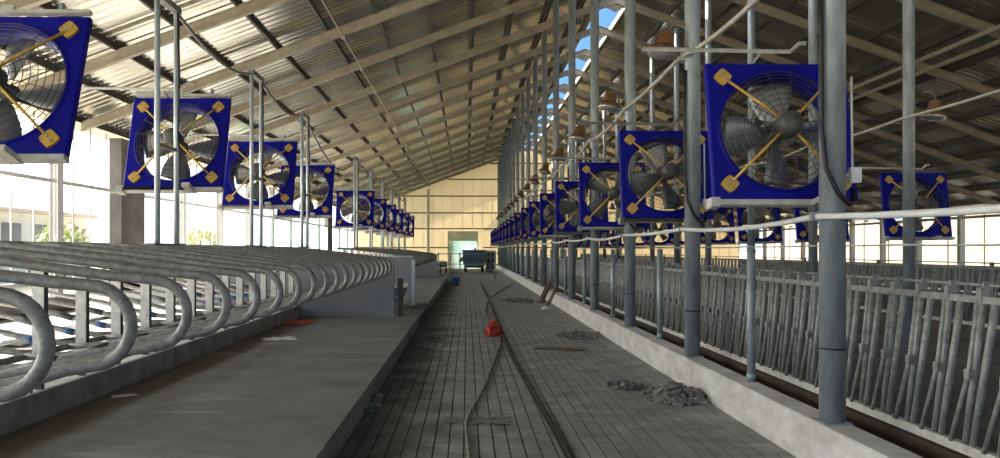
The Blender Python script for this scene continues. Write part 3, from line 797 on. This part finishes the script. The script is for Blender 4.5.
x, y = fpt(676, 398); rubble('debris_heap', x, y, .36, .50, .20, 230, 31, 'grey heap of broken debris against the white kerb', 16)
x, y = fpt(625, 388); rubble('debris_heap', x, y, .22, .18, .09, 60, 32, 'small dark clod heap beside the large debris heap')
x, y = fpt(580, 336); rubble('debris_heap', x, y, .5, .75, .07, 90, 33, 'flat scatter of debris along the kerb in the middle distance', 4)
x, y = fpt(519, 301); rubble('debris_heap', x, y, .55, 1.4, .10, 90, 34, 'dark scatter of debris by the leaning props')
x, y = fpt(372, 405); rubble('debris_heap', x, y, .10, .5, .05, 16, 35, 'few small clods at the foot of the stall kerb')
rnd = random.Random(5)
x, y = fpt(560, 350); o = tag(obj('board_offcut', MB().obox((0, 0, .03), (.45, -.12, .01), (.03, .11, 0), (0, 0, .012)), 'wood', None, (x, y, 0)), 'weathered board offcut lying by the kerb', 'board')
# leaning props at the kerb
for i, (fx, fy, tx, ty, tz, nm) in enumerate(((541, 303, 3.0, 27.6, .62, 'thick dark wooden prop leaning on the kerb, the farther one'), (546, 310, 2.98, 25.2, .56, 'thin wooden prop leaning on the kerb, the nearer one'))):
    x, y = fpt(fx, fy); r = .07 if i == 0 else .035
    v = Vector((tx-x, ty-y, tz)); u = v.cross(Vector((0,0,1))).normalized(); ww = v.cross(u).normalized()
    t = empty('wooden_prop', (x, y, 0)); tag(t, nm, 'prop')
    obj('pole', MB().obox(v*.5+Vector((0,0,.04)), v*.5, u*r, ww*r), 'wood', t)
    obj('foot_stone', MB().lathe([(.16, 0), (.17, .05), (.10, .10), (0, .12)], (0,0,0), 7), 'slab_pale' if i else 'mud', t)

# ------------------------------------------------------------------ far end of the alley
t = empty('pipe_gate', (0, 45.2, 0)); tag(t, 'galvanised pipe gate across the alley before the far end', 'gate')
for z in (.45, 1.0, 1.62): obj('gate_rail', MB().tube([(-1.7, 0, z), (1.85, 0, z)], .03, 8), 'galv', t)
for x in (-1.7, -.98, -.42, 1.65): obj('gate_upright', MB().tube([(x, 0, 0), (x, 0, 1.7)], .04, 8), 'galv', t)
x, y = fpt(455.5, 286); t = empty('bucket', (x, y, 0)); tag(t, 'blue plastic bucket standing at the end of the stall kerb', 'bucket')
obj('pail', MB().lathe([(.14, 0), (.20, .42), (.215, .43), (.215, .46), (.19, .46), (.13, .03), (0, .03)], (0,0,0), 18), 'bucket', t)
obj('handle', MB().tube([(.2*math.cos(a), 0, .44+.16*math.sin(a)) for a in [PI*i/10 for i in range(11)]], .008, 5), 'galv', t)
# feed mixer wagon
t = empty('feed_wagon', (.58, 62.5, 0)); tag(t, 'dark blue feed wagon parked before the roller door', 'wagon')
obj('tub', MB().prism([(-.80, .38), (.80, .38), (.92, .9), (.94, 1.78), (-.94, 1.78), (-.92, .9)], 0, 2.6), 'tank_blue', t)
obj('rim', MB().box(-1.0, 1.0, -.06, .06, 1.76, 1.86).box(-1.0, 1.0, 2.54, 2.66, 1.76, 1.86).box(-1.0, -.9, .06, 2.54, 1.76, 1.86).box(.9, 1.0, .06, 2.54, 1.76, 1.86), 'sleeve_blue', t)
obj('discharge_chute', MB().prism([(-1.25, .75), (-.9, .95), (-.9, 1.35), (-1.25, 1.05)], .3, 1.0), 'galv_dull', t)
obj('auger_top', MB().lathe([(.16, 0), (.12, .2), (.05, .32), (0, .34)], (.1, 1.3, 1.72), 12), 'galv_dull', t)
obj('drawbar', MB().box(-.08, .08, -1.2, 0, .5, .62), 'tank_blue', t)
for sx in (-1, 1):
    w_ = obj('wheel', MB().lathe([(.15, -.12), (.36, -.12), (.40, -.08), (.40, .08), (.36, .12), (.15, .12)], (sx*.7, .9, .40), 18, 'X'), 'black', t)
    obj('hub', MB().lathe([(.15, -.10), (.15, .10)], (sx*.7, .9, .40), 12, 'X'), 'galv_dull', w_)
    obj('mudguard', MB().box(sx*.7-.16, sx*.7+.16, .45, 1.35, .83, .87), 'tank_blue', t)
# cargo tricycle
t = empty('cargo_tricycle', (-2.0, 58, 0)); tag(t, 'small dark cargo tricycle beyond the far stall block', 'tricycle')
for (x, y) in ((-.38, .9), (.38, .9), (0, -.55)):
    w_ = obj('wheel', MB().lathe([(.18, -.05), (.28, -.05), (.29, 0), (.28, .05), (.18, .05)], (x, y, .29), 16, 'X'), 'black', t)
    obj('hub', MB().lathe([(.18, -.02), (.18, .02)], (x, y, .29), 10, 'X'), 'galv_dull', w_)
obj('cargo_box', MB().box(-.45, .45, .4, 1.5, .5, .95), 'tank_blue', t)
obj('frame', MB().tube([(0, -.55, .29), (0, -.42, 1.0), (0, -.2, .62), (0, .5, .52)], .04, 8), 'black', t)
obj('saddle', MB().box(-.12, .12, -.05, .36, .70, .80), 'black', t)
obj('handlebar', MB().tube([(-.36, -.28, 1.02), (-.15, -.4, 1.02), (.15, -.4, 1.02), (.36, -.28, 1.02)], .02, 6), 'galv_dull', t)
obj('headlamp', MB().lathe([(0, -.1), (.09, -.09), (.07, .03), (0, .05)], (0, -.52, .88), 12, 'Y'), 'lamp_grey', t)
# pale open rack
t = empty('block_rack', (2.05, 66, 0)); tag(t, 'pale open rack with square holes beside the feed wagon', 'rack')
for x in (-.38, 0, .38): obj('upright', MB().box(x-.09, x+.09, -.2, .2, 0, 1.72), 'white_plastic', t)
for z in (0, .55, 1.1, 1.64): obj('shelf', MB().box(-.43, .43, -.2, .2, z, z+.17), 'white_plastic', t)
obj('back_panel', MB().box(-.43, .43, .2, .22, 0, 1.74), 'kerb_left', t)

# ------------------------------------------------------------------ outdoors
def leaf_tree(name, x, y, h, rad, n, seed, label):
    rnd = random.Random(seed); t = empty(name, (x, y, -.06)); tag(t, label, 'tree')
    obj('trunk', MB().tube([(0,0,0), (.1, .05, h*.4), (-.05, 0, h*.7)], [.14, .10, .04], 7), 'bark', t)
    mb = MB()
    for _ in range(n):
        d = Vector((rnd.gauss(0,1), rnd.gauss(0,1), rnd.gauss(0,1))).normalized()*rad*rnd.uniform(.5, 1)
        c = Vector((d.x, d.y, h*.66+d.z*.8)); s = rnd.uniform(.10, .22)
        a = Vector((rnd.uniform(-1,1), rnd.uniform(-1,1), rnd.uniform(-1,1))).normalized(); b = a.orthogonal().normalized()
        k = len(mb.v); mb.v += [tuple(c-a*s), tuple(c+b*s*.5), tuple(c+a*s), tuple(c-b*s*.5)]; mb.f.append((k, k+1, k+2, k+3)); mb.sm.append(False)
    o = obj('crown', mb, 'leaf', t); o['kind'] = 'stuff'
leaf_tree('yard_tree', -20.5, 38.5, 3.4, 1.3, 700, 51, 'small yellow green tree outside the open left wall')
leaf_tree('yard_tree', -21, 60, 3.8, 1.6, 700, 52, 'yellow green tree further along outside the left wall')
t = empty('farm_building', (-25, 24, -.06)); tag(t, 'long pale low building with dark windows across the yard', 'building')
obj('wall_block', MB().box(-6, 0, 0, 26, 0, 4.0), 'house', t)
obj('roof', MB().prism([(-6.5, 4.0), (.5, 4.0), (.5, 4.2), (-3, 5.4), (-6.5, 4.2)], -.4, 26.4), 'house_roof', t)
for i in range(8):
    wn = obj('window', MB().box(0, .06, 1.1+i*3.1, 3.1+i*3.1, 2.0, 3.5), 'house', t)
    for dy in (0, .96): obj('pane', MB().box(.06, .08, 1.2+i*3.1+dy, 1.2+i*3.1+dy+.84, 2.1, 3.4), 'dark_glass', wn)
t = empty('boundary_wall', (36, 5, -.06)); tag(t, 'pale yellow boundary wall outside the right side', 'wall')
for i in range(22):
    obj('wall_panel', MB().box(0, .25, i*4.0+.2, i*4.0+3.98, 0, 4.4), 'bank', t)
    obj('pier', MB().box(-.1, .35, i*4.0-.18, i*4.0+.18, 0, 4.6), 'bank', t)
